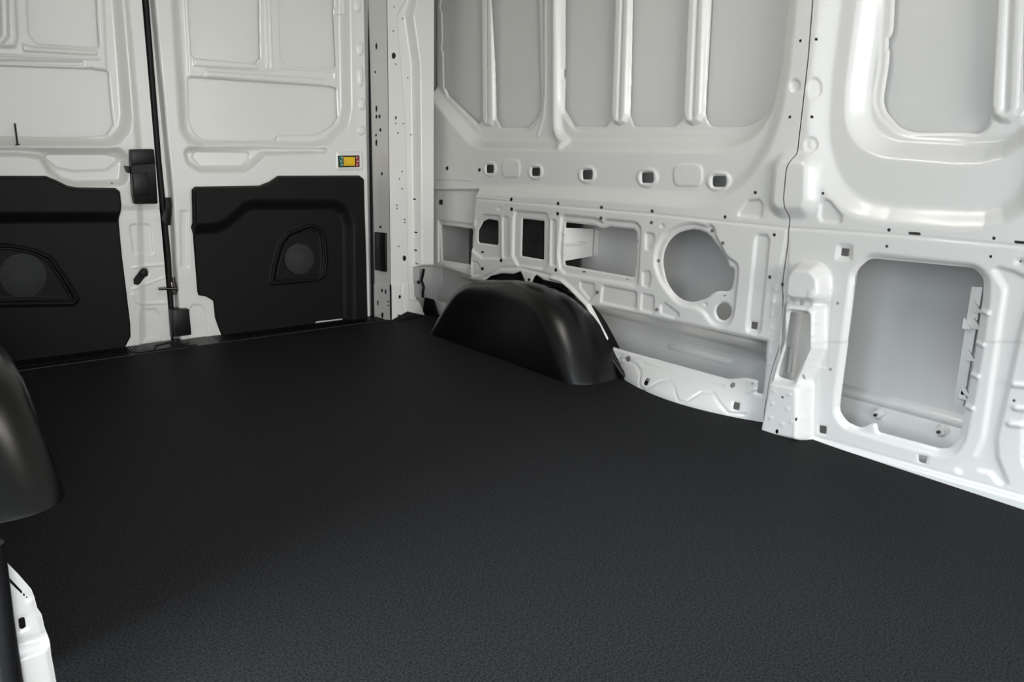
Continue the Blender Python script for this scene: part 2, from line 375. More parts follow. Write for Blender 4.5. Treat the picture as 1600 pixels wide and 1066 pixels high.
wall.hole('A8', [(790, 418), (840, 426), (885, 452), (940, 530), (985, 600), (990, 630), (1010, 632), (1020, 650), (1018, 690), (1005, 765), (915, 763), (870, 805), (790, 827), (735, 815), (685, 775), (643, 710), (622, 600), (635, 530), (665, 475), (715, 435)], r=.4, d=-.008)
wall.dot('A8', 960, 877, 42, 50, d=-.008, lip=.005)
emb('A8', [(1140, 470), (1152, 448), (1205, 453), (1216, 482), (1166, 985), (1150, 1007), (1096, 992), (1090, 970)], -0.006, .008, .008)
wall.hole('A8', [(1117, 933), (1150, 937), (1147, 977), (1114, 972)], d=-.006, lip=.003)
emb('A8', [(1038, 345), (1050, 318), (1095, 260), (1155, 255), (1178, 285), (1170, 358)], -0.006, .008, .006)
for x, y in ((872, 318), (872, 334), (939.7, 324), (939.7, 341), (1019, 330), (1018.5, 348), (1133, 339), (1180, 301), (1210.5, 367), (1203.4, 433), (1130, 380), (1027, 408), (1110.5, 361),
             (934, 457), (1026.6, 484), (869, 422), (742, 306), (742, 321), (799, 311.5), (800, 327), (735.5, 342), (783.5, 407), (754.5, 420), (735, 431), (749, 265.6), (698.6, 263)):
    wall.dot('P', x, y, 2.2 if x < 900 else 2.6, 3.0, d=0 if y > 300 else BL)
wall.dot('A8', 1288, 727, 10, 9)
for x, y in ((180, 657), (420, 698), (960, 790)): wall.dot('A8', x, y, 10, 5)
wall.dot('A6', 648, 580, 9, 5, d=-.008)
for x, y in ((735, 355), (622, 402), (853, 840)): wall.dimple('A6' if x == 735 else 'A8', x, y, 10, 10, -.003, .005)
# arch opening, tab, flange
wall.bead('B3', [(985, 150), (1060, 172), (1130, 232), (1240, 345), (1388, 590)], 0.010, 0.022)
wall.bead('B3', [(520, 150), (640, 85), (760, 80), (990, 140)], -0.004, 0.02)
wall.hole('P', [(560, 414), (652, 416.5), (684, 418), (729, 435), (757, 440), (766, 431.5), (784, 427), (802, 428), (813, 424), (817, 432), (821, 443), (825, 446), (830, 444), (834.5, 433), (838, 429.3), (849, 437), (878.5, 444), (890, 452), (918, 490), (948, 531), (950, 541), (969, 590), (960, 640), (560, 640)], d=0, lip=.003)
wall.dot('B3', 832, 165, 10, 11)
# --- lower pocket and lip
pk = wall.uv('B4', [(90, 148), (1190, 373), (1163, 706), (1128, 695), (1132, 620), (1060, 603), (950, 612), (205, 405), (207, 355)])
wall.hole('', pk, raw=True, lip=.006, lw=.008)
fy = np.clip((wall.U-1.09)/(1.62-1.09), 0, 1)
wall.H += 0.068*np.sin(np.pi*fy)**0.8*sstep(1-np.maximum(wall.V-0.0, 0)/0.10)*(wall.U > 1.09)*(wall.U < 1.62)
wall.bead('B4', [(265, 495), (350, 522), (400, 568), (425, 650), (468, 672), (540, 620), (585, 617), (640, 660), (690, 735), (730, 742), (790, 690), (850, 695), (900, 750), (960, 820), (1042, 835)], -0.004, 0.010, d=.03)
wall.bead('B4', [(415, 515), (918, 658)], -0.004, 0.010, d=.012)
wall.bead('B4', [(1060, 700), (1090, 680), (1128, 680)], 0.003, 0.010, d=.012)
wall.dot('B4', 320, 485, 17, 18, d=.01); wall.dot('B4', 972, 650, 15, 17, d=.01); wall.dot('B4', 1088, 643, 8, 8, d=.01)
wall.hole('B4', [(443, 600), (468, 608), (468, 645), (443, 640)], d=.035, lip=.002); wall.hole('B4', [(970, 757), (1003, 768), (1003, 812), (972, 800)], d=.035, lip=.002)
# --- pillar between the bays
wall.emboss('B1', [(150, 720), (180, 690), (290, 692), (318, 715), (315, 880), (290, 930), (170, 935), (135, 900)], 0.024, 0.036, r=.04)
for k, x, y, rx, ry in (('B1', 230, 375, 22, 26), ('B1', 311, 385, 22, 45), ('B1', 296, 635, 24, 34)):
    wall.dimple(k, x, y, rx, ry, -0.005, 0.007)
for x, y in ((254, 179), (322, 172), (208, 513), (301, 512), (57, 845), (353, 847)): wall.dot('B1', x, y, 6.5, 7.5)
emb('B1', [(340, 890), (360, 873), (385, 885), (435, 950), (430, 978), (345, 970), (335, 950)], -0.006, .008, .006)
wall.bead('B1', [(240, 700), (246, 640)], 0, .01)
# pillar hood, frame and foot standing proud of the wall
wall.emboss('Z4', [(182, 110), (215, 58), (330, 62), (372, 120), (375, 262), (165, 240)], 0.042, 0.024, d=.03, r=.03)
wall.emboss('Z4', [(160, 262), (310, 276), (340, 300), (335, 520), (262, 690), (262, 1030), (30, 985), (80, 690), (100, 610), (145, 470), (152, 300)], 0.036, 0.026, d=.036, r=.008)
wall.emboss('Z4', [(82, 702), (262, 735), (255, 1040), (25, 985)], 0.018, 0.012, d=.05)
wall.emboss('Z4', [(100, 160), (160, 165), (150, 450), (90, 600), (70, 690), (30, 970), (5, 960), (55, 640), (80, 420)], 0.0015, 0.006)
wall.emboss('Z4', [(345, 180), (420, 185), (415, 380), (355, 620), (345, 990), (270, 1000)], 0.0015, 0.006)
wall.hole('Z4', [(185, 310), (290, 325), (290, 510), (250, 600), (205, 702), (112, 672), (130, 600), (155, 520)], r=.008, d=.036, lip=.012, lw=.010)
wall.dot('Z4', 242, 261, 13, 16, d=.036); wall.dot('Z4', 152, 784, 8, 8, d=.054); wall.dot('Z4', 121, 975, 9, 13, d=.054)
wall.hole('Z4', [(262, 660), (270, 655), (270, 685), (262, 690)], d=.03, lip=0); wall.hole('Z4', [(237, 895), (245, 890), (245, 910), (237, 915)], d=.04, lip=0)
for x, y in ((105, 750), (190, 770), (95, 820), (180, 850), (85, 900), (150, 935), (200, 920)): wall.dimple('Z4', x, y, 9, 9, 0.002, .006, d=.054)
for x, y in ((118, 190), (105, 260), (98, 330), (95, 405), (92, 470), (90, 540), (85, 600), (390, 230), (378, 290), (372, 360), (360, 430), (352, 490), (345, 560), (340, 600), (320, 770), (318, 830), (315, 890), (310, 950)): wall.dimple('Z4', x, y, 7, 8, 0.002, .006)
# --- front bay
wall.hole('B2', [(313, 110), (341, 113), (338, 142), (310, 138)], d=-.004, lip=.003); emb('B2', [(300, 95), (352, 100), (350, 158), (292, 152)], -0.004, .006, .008)
emb('B2', [(350, 200), (405, 130), (800, 172), (845, 215), (842, 300), (820, 460), (790, 640), (755, 810), (720, 860), (660, 862), (440, 800), (320, 762), (285, 710), (290, 640), (332, 330)], -0.006, .012, .04)
wall.hole('B2', [(378, 180), (415, 147), (790, 182), (828, 218), (822, 300), (800, 460), (770, 640), (738, 790), (710, 835), (670, 838), (442, 776), (441, 748), (425, 743), (385, 765), (330, 740), (304, 700), (308, 650), (350, 330), (362, 210)], r=.03, d=-.008, lip=.006, lw=.008)
for x, y in ((830, 345), (811, 460), (791, 575), (771, 690)): wall.bead('B2', [(x-18, y-6), (x+12, y+2)], 0.006, 0.016)
emb('B2', [(862, 188), (880, 180), (935, 195), (990, 222), (1040, 230), (985, 330), (955, 430), (900, 680), (872, 800), (875, 870), (915, 968), (885, 968), (850, 925), (800, 915), (745, 930), (722, 910), (795, 870), (825, 800), (860, 560), (905, 260)], -0.007, .010, .010)
for x, y in ((484, 45), (864, 75)): wall.dot('B2', x, y, 7, 7)
for x, y in ((478, 104), (854, 141), (300, 310), (272, 550), (937, 663)): wall.dot('B2', x, y, 6, 6.5)
for x, y in ((577, 58), (960, 90)): wall.hole('B2', [(x-22, y-7), (x+22, y-4), (x+22, y+7), (x-22, y+4)], lip=0)
wall.hole('B2', [(232, 752), (258, 757), (256, 785), (232, 780)], lip=.002); wall.hole('B2', [(590, 858), (624, 866), (616, 893), (592, 884)], lip=.002)
wall.dimple('B2', 958, 160, 14, 10, -.004, .006); wall.dot('B2', 960, 160, 5, 5)
wall.hole('B2', [(973, 740), (1040, 640), (1160, 700), (1100, 960), (1000, 940), (970, 880)], r=.02)
for x, y in ((958, 605), (945, 748), (965, 690)): wall.bead('B2', [(x-22, y), (x+22, y+4)], 0.006, 0.018)
wall.bead('B2', [(210, 792), (1100, 1046)], -0.003, .012)
wall.emboss('B2', [(205, 800), (1150, 1068), (1150, 1250), (205, 1000)], 0.010, .008)
emb('B2', [(245, 255), (282, 262), (262, 545), (232, 540)], -0.002, .005, .004)
# front bay window frame
wall.emboss('B1', [(640, -560), (598, 300), (575, 430), (590, 500), (680, 590), (760, 605), (960, 615), (985, 628), (1300, 622), (1300, -560)], -0.003, 0.006, d=RL, r=.1)
wall.emboss('B1', [(1150, -560), (1095, 460), (1105, 505), (1140, 530), (1175, 530), (1205, 510), (1225, 470), (1300, -560)], 0.016, 0.012, d=RL)
wall.bead('B1', [(1205, -560), (1160, 480)], -0.008, 0.02, d=RL)
wall.hole('B1', [(695, -560), (660, 130), (650, 160), (640, 165), (638, 215), (645, 220), (638, 300), (617, 430), (625, 485), (690, 562), (760, 582), (955, 582), (1040, 586), (1075, 560), (1095, 480), (1145, -560)], r=.06, d=OL, lip=.004, lw=.006)
wall.hole('B1', [(1260, -560), (1235, 400), (1240, 520), (1270, 590), (1700, 610), (1700, -560)], r=.014, d=OL, lip=.004, lw=.006)
# seam between the two bays
seam = wall.uv('P', [(1283, -230), (1270, 0), (1263, 89), (1245.6, 242.5), (1237, 264), (1232.4, 310), (1235, 331.6), (1231.3, 380), (1223, 440), (1224, 470), (1221, 532), (1208, 572), (1202, 594), (1195, 640), (1190, 690)])
gap = 0.0014
rear = [(y+gap, z) for y, z in seam]+[(seam[-1][0]+gap, -0.02), (3.0, -0.02), (3.0, 1.6), (seam[0][0]+gap, 1.6)]
frnt = [(y-gap, z) for y, z in seam]+[(seam[-1][0]-gap, -0.02), (0.0, -0.02), (0.0, 1.6), (seam[0][0]-gap, 1.6)]
tag(wall.build('rear_inner_panel', 'paint', wl, keep=rear), label='white pressed inner panel with round speaker hole')
tag(wall.build('front_inner_panel', 'paint', wl, keep=frnt), label='white pressed inner panel with large rectangular opening')
# outer skin, bulging at the waist
skin = Sheet(-1.5, 2.90, -0.06, 1.64, 0.02, wall_map, lambda u, v, h: np.stack([W-h, u, v], 1), True)
skin.H = -0.155+0.075*sstep((skin.V-0.46)/0.24)
skin.H += 0.03*sstep((0.10-skin.V)/0.05)
tag(skin.build('outer_skin', 'skin', wl), label='smooth grey-white outer skin behind the cut-outs')
# pressed strips on the skin seen in the low pocket
for i, (z0, z1, y0, y1) in enumerate(((0.155, 0.165, 1.15, 2.75), (0.085, 0.092, 1.3, 1.55))):
    prism('stiffener', [(W+.154, y0, z0-.012), (W+.146, y0, z0), (W+.146, y0, z1), (W+.154, y0, z1+.012)], (0, y1-y0, 0), 'paint', wl, bev=.002)
prism('stiffener', [(W+.155, .3, .075), (W+.14, .3, .095), (W+.14, .3, .105), (W+.155, .3, .12)], (0, .72, 0), 'paint', wl, bev=.003)
# plain wall continuing forward past the picture
box('forward_panel', (W, FRONT, 0.0), (W+0.02, 0.20, 1.62), 'paint', wl)
box('upper_rail', (W-.03, FRONT, 1.40), (W+0.06, 2.74, 1.62), 'paint', wl)
# web plate inside the rectangular opening
a = wall.uv('Z6', [(180, 230), (180, 700)], 0.0)
yw = a[0][0]-0.002
web = prism('web_plate', [(W+.004, yw, a[0][1]), (W+.15, yw+.004, a[0][1]-.01), (W+.15, yw+.004, a[1][1]+.008), (W+.004, yw, a[1][1])], (0, 0.004, 0), 'paint', wl, bev=.001)
prism('web_flange', [(W+.150, yw-.02, a[0][1]-.015), (W+.150, yw+.002, a[0][1]-.015), (W+.150, yw+.002, a[1][1]+.012), (W+.150, yw-.02, a[1][1]+.012)], (0.003, 0, 0), 'paint', web)
tube('stiffening_bead', [(W+.012, yw, (a[0][1]+a[1][1])/2), (W+.11, yw, (a[0][1]+a[1][1])/2)], .005, 'paint', web, seg=8)
# toothed strip at the front edge of the large opening
s = [atX(x, y, W+.03) for x, y in PX('B2', [(782, 250), (824, 252), (752, 686), (716, 680)])]
strip = prism('toothed_strip', s, (0.012, 0, 0), 'paint', wl, bev=.002)
for x, y in ((808, 325), (806, 385), (785, 500), (765, 625), (770, 385), (757, 640)):
    c = atX(*PX('B2', [(x, y)])[0], W+.025)
    prism('tooth', [(W+.03, c[1]-.010, c[2]-.012), (W+.03, c[1]+.010, c[2]-.012), (W+.03, c[1]+.010, c[2]+.012)], (-0.006, 0, 0), 'paint', strip)
for x, y in ((443, 712), (671, 773)):
    c = atX(*PX('B2', [(x, y)])[0], W+.125)
    tube('weld_boss', [(W+.118, c[1], c[2]), (W+.135, c[1], c[2])], [.010, .016], 'paint', wl, seg=14)
    tube('weld_stud', [(W+.110, c[1], c[2]), (W+.13, c[1], c[2])], .004, 'steel', wl, seg=8)
# plate with a small window deep inside the pillar
c0 = [atX(x, y, W+.02) for x, y in PX('Z4', [(120, 500), (215, 480), (215, 705), (110, 680)])]
prism('inner_reinforcement', [(W+.10, 0.93, .02), (W+.10, 1.10, .02), (W+.10, 1.10, .50), (W+.10, .93, .50)], (.004, 0, 0), 'skin', wl)
fr = [atX(x, y, W+.03) for x, y in PX('Z4', [(150, 520), (205, 505), (190, 640), (135, 665)])]
tube('inner_frame', fr, .006, 'paint', wl, seg=8, closed=True)
for nm, sh in (('pillar_web', 1.035), ):
    prism(nm, [(W-.03, sh, .06), (W+.10, sh+.03, .06), (W+.10, sh+.03, .36), (W-.01, sh+.02, .36)], (0, .003, 0), 'skin', wl)
box('cavity_shade_sheet', (W+.09, 1.925, .22), (W+.10, 2.60, .52), 'cavity', wl)  # added dark sheet, painted shade behind the lower wall openings
# --- low rear cavity: loose black seal and grey flap
sl = [atX(x, y, W+.02) for x, y in PX('B8', [(495, 585), (485, 640), (478, 670), (495, 720), (488, 760), (490, 800)])]
tag(tube('loose_seal', sl, .006, 'rubber', wl, seg=8), label='crinkled black seal strip')
fl = [atX(x, y, W-.02) for x, y in PX('B8', [(500, 800), (560, 815), (595, 935), (560, 1010), (475, 990)])]
tag(prism('flap', fl, (.01, 0, 0), 'trim', wl, bev=.002), label='dark grey felt flap')
lw_ = [atX(x, y, W+.01) for x, y in PX('A6', [(300, 812), (480, 850), (480, 960), (300, 940)])]
prism('low_corner_panel', lw_, (.003, 0, 0), 'paint', wl, bev=.001)
tube('drain_grommet', [atX(*PX('B8', [(453, 685)])[0], W+.0), atX(*PX('B8', [(453, 685)])[0], W+.0)+np.array([.004, 0, 0])], .008, 'rubber', wl, seg=12)

# ------------------------------------------------------------------ rear corner pillar
wc = empty('wall_rear', (1.66, PY, 0), kind='structure', label='white rear corner pillar beside the right hand door', category='pillar')
pil = Sheet(1.558, 1.757, -0.02, 1.40, 0.003, pil_map, lambda u, v, h: np.stack([u, PY-h, v], 1), False)
pil.emboss('P', [(640, 470), (636, 200), (622, 25), (631, 8), (640, -5), (648, -230), (900, -230), (900, 470)], -0.020, .012)
pil.emboss('P', [(653, 416), (650, 100), (639, 25), (645, 0), (655, -230), (900, -230), (900, 416)], 0.040, .022)
pil.emboss('P', [(560, 446), (640, 445), (645, 445), (900, 443), (900, 640), (560, 640)], 0.006, .006)
pil.bead('B8', [(327, 705), (322, 760), (345, 900)], -.003, .012)
pil.hole('P', [(649, 417.5), (900, 417.5), (900, 560), (662, 560), (662, 492), (650, 462)], lip=0)
for x, y, rx, ry in ((226, 357, 13, 21), (239, 411, 4.5, 5), (224, 198, 4.5, 6), (229, 44, 4.5, 5), (240, 755, 5, 13), (239, 790, 5, 5), (288, 793, 4, 4), (254, 852, 5, 6), (353, 864, 4, 5), (333, 497, 4, 5), (301, 115, 4.5, 5)):
    pil.dot('A5', x, y, rx, ry)
for x, y, rx, ry in ((291, 101, 5, 5), (292, 125, 5, 5), (350, 210, 5, 5), (351, 232, 5, 5), (305, 412, 5, 5), (348, 502, 13, 22), (307, 793, 9, 15), (300, 932, 11, 5), (437, 57, 5, 6), (443, 308, 5, 6), (443, 444, 5, 6), (448, 545, 5, 6)):
    pil.dot('B8', x, y, rx, ry)
for x, y in ((228, 160), (214, 198), (228, 250)): pil.dot('A6', x, y, 4, 4)
tag(pil.build('pillar_face', 'paint', wc), label='white pillar face with punched holes')
jam = Sheet(2.728, 2.90, -0.02, 1.40, 0.003, jamb_map, lambda u, v, h: np.stack([JX-h+0.010*(2.74-u)/.1, u, v], 1), True)
jam.emboss('P', [(560, 444), (700, 444), (700, 640), (560, 640)], 0.003, .006)
for k, x, y, rx, ry in (('A5', 124, 297, 3, 22), ('A5', 118, 463, 5, 8), ('A5', 125, 697, 3, 22), ('A5', 125, 748, 5, 13), ('A5', 142, 747, 6, 13), ('A5', 147, 833, 6, 12), ('A5', 123, 867, 5, 9), ('A5', 125, 915, 3, 22),
                        ('B8', 190, 745, 7, 14), ('B8', 193, 932, 8, 22), ('B8', 163, 838, 4, 20), ('B8', 230, 830, 4, 7), ('B8', 230, 860, 4, 6), ('B8', 213, 755, 3, 20), ('A6', 126, 172, 5, 9), ('B8', 175, 265, 9, 10)):
    jam.dot(k, x, y, rx, ry)
tag(jam.build('door_jamb', 'paint', wc), label='grey-white door jamb strip with slots')
c = [atX(x, y, JX-.002) for x, y in ((588, 362), (605, 364), (605.5, 425), (588.5, 422))]
tag(prism('buffer_pad', c, (-0.010, 0, 0), 'blackp', wc, bev=.003), label='black plastic buffer on the jamb')
box('face_shade_backing', (1.575, 2.765, -0.02), (1.665, 2.775, 1.62), 'cavity', wc)  # dark sheet giving the pillar holes their shade by colour
box('face_shade_backing', (1.665, 2.765, 0.25), (1.79, 2.775, 1.62), 'cavity', wc)  # upper part of the same painted shade
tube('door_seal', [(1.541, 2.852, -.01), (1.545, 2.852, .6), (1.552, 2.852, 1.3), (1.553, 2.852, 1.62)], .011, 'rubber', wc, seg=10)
box('jamb_shade_backing', (1.585, 2.74, -0.02), (1.59, 2.90, 1.62), 'cavity', wc)  # dark sheet, shade behind the jamb slots put into its colour
box('pillar_return', (1.7555, 2.716, 0.245), (1.7585, 2.79, 1.40), 'paint', wc)
box('rear_closure', (1.555, 2.895, -0.06), (1.98, 2.905, 1.62), 'skin', wc)
box('pillar_top', (1.556, 2.70, 1.40), (1.80, 2.90, 1.62), 'paint', wc)
box('door_header', (-0.02, 2.78, 1.44), (1.56, 2.95, 1.62), 'paint', wc)
# ------------------------------------------------------------------ rear doors
d1 = empty('door_1', (0.45, D, 0), kind='structure', label='white rear door with latch cover, at the left of the photo', category='door')
d2 = empty('door_2', (1.13, D, 0), kind='structure', label='white rear door with yellow lock switch, beside the corner pillar', category='door')
DR, DO = -0.032, -0.036
def dsheet(u0, u1): return Sheet(u0, u1, -0.03, 1.42, 0.0032, door_map, lambda u, v, h: np.stack([u, D-h, v], 1), False)
A = dsheet(0.04, 0.7195)
A.emboss('A1', [(-900, -500), (640, -500), (660, 0), (690, 400), (705, 640), (690, 720), (640, 780), (580, 800), (-900, 800)], 0, .040, level=DR, r=.03, d=-.016)
A.emboss('A1', [(720, -500), (700, 0), (770, 780), (800, 1900), (1100, 1900), (1100, -500)], -0.016, .030)
A.emboss('A1', [(-900, 845), (120, 850), (230, 870), (280, 950), (340, 1000), (420, 1025), (690, 1015), (705, 880), (660, 835), (-900, 830)], -0.034, .026, r=.02)
A.emboss('A1', [(240, 860), (330, 930), (420, 948), (600, 942), (680, 880), (600, 860)], -0.016, .022, r=.02)
# recess framing, beams and slots
A.emboss('A1', [(-900, -500), (555, -500), (590, 385), (-900, 330)], 0.004, .008, d=DR)
A.emboss('A1', [(125, 243), (175, 262), (535, 285), (535, 307), (125, 285)], 0.004, .007, d=DR)
A.emboss('A1', [(-300, 330), (460, 342), (460, 368), (-300, 352)], -0.004, .007, d=DR)
A.emboss('A1', [(60, -500), (95, 200), (80, 260), (0, 262), (45, 200), (30, -500)], 0.006, .010, d=DR)
A.bead('A1', [(-900, 275), (550, 328)], 0.003, .008, d=DR)
A.hole('A1', [(130, -400), (150, 0), (160, 190), (205, 242), (550, 266), (545, 200), (510, -400)], r=.012, d=DO, lip=.003, lw=.004)
A.hole('A1', [(-900, -400), (-10, -400), (5, 190), (-20, 225), (-900, 195)], r=.012, d=DO, lip=.003, lw=.004)
A.hole('A1', [(-900, 335), (505, 383), (508, 376), (514, 386), (600, 396), (612, 560), (628, 690), (590, 750), (420, 762), (-900, 745)], r=.008, d=DO, lip=.003, lw=.004)
# lower strip beside the trim
A.emboss('B7', [(75, 445), (90, 435), (180, 437), (190, 447), (202, 580), (195, 592), (95, 588)], -0.004, .006, r=.004)
A.bead('B7', [(95, 660), (260, 648)], 0.004, .010)
A.bead('B7', [(95, 770), (180, 745), (262, 715)], 0.003, .010)
A.bead('B7', [(95, 800), (115, 840), (150, 853), (270, 847)], 0.004, .012)
A.emboss('B7', [(130, 1250), (132, 910), (150, 882), (215, 880), (238, 905), (255, 1250)], -0.005, .008, r=.008)
A.emboss('B7', [(-60, 350), (250, 350), (250, 372), (-60, 395)], -0.004, .020)
A.hole('B7', [(98, 748), (96, 722), (108, 705), (132, 676), (150, 666), (170, 668), (179, 682), (176, 702), (160, 716), (136, 742), (120, 752)], lip=.004)
A.dot('A2', 588, 90, 6, 5)
A.build('inner_panel', 'paint', d1)
B = dsheet(0.736, 1.528)
B.emboss('P', [(200, -200), (229, -200), (240, 0), (268, 300), (282, 540), (282, 700), (100, 700)], 0, .012, level=-.075)
B.emboss('A3', [(120, -700), (165, 0), (190, 400), (212, 770), (250, 830), (330, 868), (1000, 868), (1080, 835), (1165, 745), (1185, 640), (1165, -700)], 0, .042, level=DR, r=.03, d=-.016)
B.emboss('A3', [(228, 895), (250, 970), (320, 1012), (580, 1010), (625, 985), (700, 910), (1060, 900), (1060, 890), (650, 880), (320, 885)], -0.036, .026, r=.02)
B.emboss('A3', [(300, 905), (640, 910), (590, 985), (340, 990), (290, 940)], -0.012, .018, r=.015)
B.emboss('A3', [(200, -700), (222, 0), (246, 456), (1125, 524), (1110, 90), (1160, 85), (1100, -700)], 0.004, .007, d=DR)
B.emboss('A3', [(274, 355), (290, 350), (640, 383), (665, 400), (655, 412), (275, 392)], 0.004, .006, d=DR)
B.emboss('A3', [(355, 425), (1110, 470), (1110, 432), (820, 410), (700, 430), (355, 405)], -0.003, .007, d=DR)
B.emboss('A3', [(352, 425), (1040, 472), (1040, 505), (352, 455)], 0.004, .006, d=DR)
B.bead('A3', [(690, -700), (703, 0), (714, 405)], 0.006, .010, d=DR)
B.bead('A3', [(712, -700), (725, 0), (736, 405)], 0.006, .010, d=DR)
B.hole('A3', [(205, -600), (240, 0), (262, 330), (285, 347), (630, 382), (666, 350), (660, 0), (640, -600)], r=.012, d=DO, lip=.003, lw=.004)
B.hole('A3', [(750, -600), (780, 0), (790, 350), (830, 395), (1112, 410), (1118, 385), (1100, 50), (1107, 45), (1085, -600)], r=.012, d=DO, lip=.003, lw=.004)
B.hole('A3', [(242, 459), (312, 463), (318, 455), (324, 465), (1075, 514), (1080, 508), (1085, 518), (1122, 525), (1130, 700), (1100, 750), (1010, 802), (835, 806), (770, 806), (766, 836), (500, 838), (330, 830), (278, 790), (250, 720)], r=.010, d=DO, lip=.003, lw=.004)
for x, y, rx, ry in ((1253, 25, 18, 45), (1268, 290, 16, 40), (1276, 620, 17, 34), (1273, 777, 20, 24), (1268, 455, 14, 60)): B.dimple('A3', x, y, rx, ry, 0.005, .008)
B.emboss('A3', [(1130, 905), (1280, 905), (1280, 1010), (1130, 1010)], 0.004, .006, r=.008)
B.emboss('B7', [(340, 365), (376, 365), (380, 660), (345, 660)], -0.004, .006, r=.003)
B.emboss('B7', [(376, 1250), (384, 880), (405, 852), (450, 855), (470, 885), (490, 1250)], -0.005, .008, r=.008)
B.emboss('B7', [(290, 500), (330, 470), (335, 360), (560, 300), (560, 340), (400, 470), (380, 560)], 0, .01)
B.build('inner_panel', 'paint', d2)
for r_, u0, u1 in ((d1, 0.02, 0.7175), (d2, 0.735, 1.53)):
    box('outer_skin', (u0, D+.044, -0.03), (u1, D+.052, 1.5), 'paint', r_)
box('edge_panel', (-0.02, D, -0.03), (0.042, D+.01, 1.45), 'paint', d1)
# black lower trims
T1 = dsheet(0.04, 0.70)
T1.H += 0.040
T1.emboss('A2', [(-900, 268), (600, 262), (700, 250), (800, 1200), (-900, 1200)], -0.028, .042)
T1.bead('A2', [(-300, 430), (50, 415), (180, 440), (262, 478), (335, 580), (400, 690), (380, 715), (-300, 722)], 0.008, .022, d=.02)
T1.emboss('A2', [(-300, 430), (50, 424), (180, 453), (252, 490), (322, 590), (376, 688), (-300, 704)], -0.006, .012, d=.02, r=.006)
o1 = T1.uv('A2', [(-900, 48), (240, 50), (290, 70), (350, 100), (400, 110), (600, 112), (625, 130), (633, 200), (628, 260), (645, 450), (690, 820), (692, 890), (655, 960), (640, 1100), (-900, 1300)], .012)
t1 = T1.build('trim_panel', 'trim', d1, keep=o1, lip=.030, lw=.008, r=.008)
tag(t1, label='black plastic lower trim panel with speaker')
T2 = dsheet(0.80, 1.528)
T2.H += 0.040
T2.emboss('A4', [(150, 440), (345, 425), (400, 395), (475, 325), (520, 312), (915, 312), (965, 345), (985, 410), (990, 1100), (150, 1100)], -0.028, .048, d=.02, r=.02)
T2.bead('A4', [(612, 700), (625, 610), (655, 505), (695, 455), (800, 415), (850, 430), (872, 480), (880, 600), (870, 660), (840, 680), (612, 700)], 0.008, .020, d=.02)
T2.emboss('A4', [(630, 680), (645, 610), (670, 520), (705, 470), (800, 432), (842, 442), (857, 480), (864, 580), (858, 640), (838, 655)], -0.006, .012, d=.02, r=.006)
o2 = T2.uv('A4', [(218, 240), (235, 225), (550, 220), (600, 200), (640, 172), (1040, 170), (1055, 185), (1075, 900), (968, 905), (962, 879), (830, 894), (824, 915), (600, 1000), (380, 1000), (345, 915), (330, 870), (322, 790), (290, 772), (250, 765), (243, 740), (222, 470), (218, 420), (222, 400)], .012)
t2 = T2.build('trim_panel', 'trim', d2, keep=o2, lip=.030, lw=.008, r=.008)
tag(t2, label='black plastic lower trim panel with speaker')
def speaker(door, trim, k, ring, cx, cy, rx, ry, dd):
    pts = fillet([tuple(p) for p in [door_map(x, y, dd) for x, y in PX(k, ring)]], .008, 4)
    tube('speaker_ring', [(u, D-dd, v) for u, v in pts], .0035, 'blackp', trim, seg=8, closed=True)
    bm = bmesh.new(); n = 32; rows = []
    for j in range(6):
        f = j/5; z = D-dd+.008-.006*math.cos(f*math.pi/2)
        rows.append([bm.verts.new((p[0], z, p[1])) for p in [door_map(*PX(k, [(cx+rx*f*math.cos(2*math.pi*i/n), cy+ry*f*math.sin(2*math.pi*i/n))])[0], dd) for i in range(n)]] if j else [bm.verts.new((door_map(*PX(k, [(cx, cy)])[0], dd)[0], z, door_map(*PX(k, [(cx, cy)])[0], dd)[1]))])
    for i in range(n): bm.faces.new([rows[0][0], rows[1][i], rows[1][(i+1) % n]])
    for j in range(1, 5):
        for i in range(n): bm.faces.new([rows[j][i], rows[j+1][i], rows[j+1][(i+1) % n], rows[j][(i+1) % n]])
    gr = from_bm('speaker_grille', bm, 'mesh', trim, smooth=True)
    # raised wires
    c = door_map(*PX(k, [(cx, cy)])[0], dd); ru = abs(door_map(*PX(k, [(cx+rx, cy)])[0], dd)[0]-c[0]); rv = abs(door_map(*PX(k, [(cx, cy+ry)])[0], dd)[1]-c[1])
    bm = bmesh.new()
    for i in range(-12, 13):
        v = i/13; hw = math.sqrt(1-v*v)*ru
        bmbox(bm, (c[0]-hw, D-dd-.001, c[1]+v*rv-.0008), (c[0]+hw, D-dd+.004, c[1]+v*rv+.0008))
    tag(from_bm('grille_wire', bm, 'mesh', trim), kind='stuff')
speaker(d1, t1, 'A2', [(-250, 440), (50, 427), (180, 455), (250, 492), (320, 592), (374, 688), (-250, 704)], 120, 570, 122, 115, .014)
speaker(d2, t2, 'A4', [(630, 682), (645, 610), (670, 520), (705, 470), (800, 432), (842, 442), (857, 480), (864, 580), (858, 640), (838, 657)], 748, 580, 70, 74, .014)
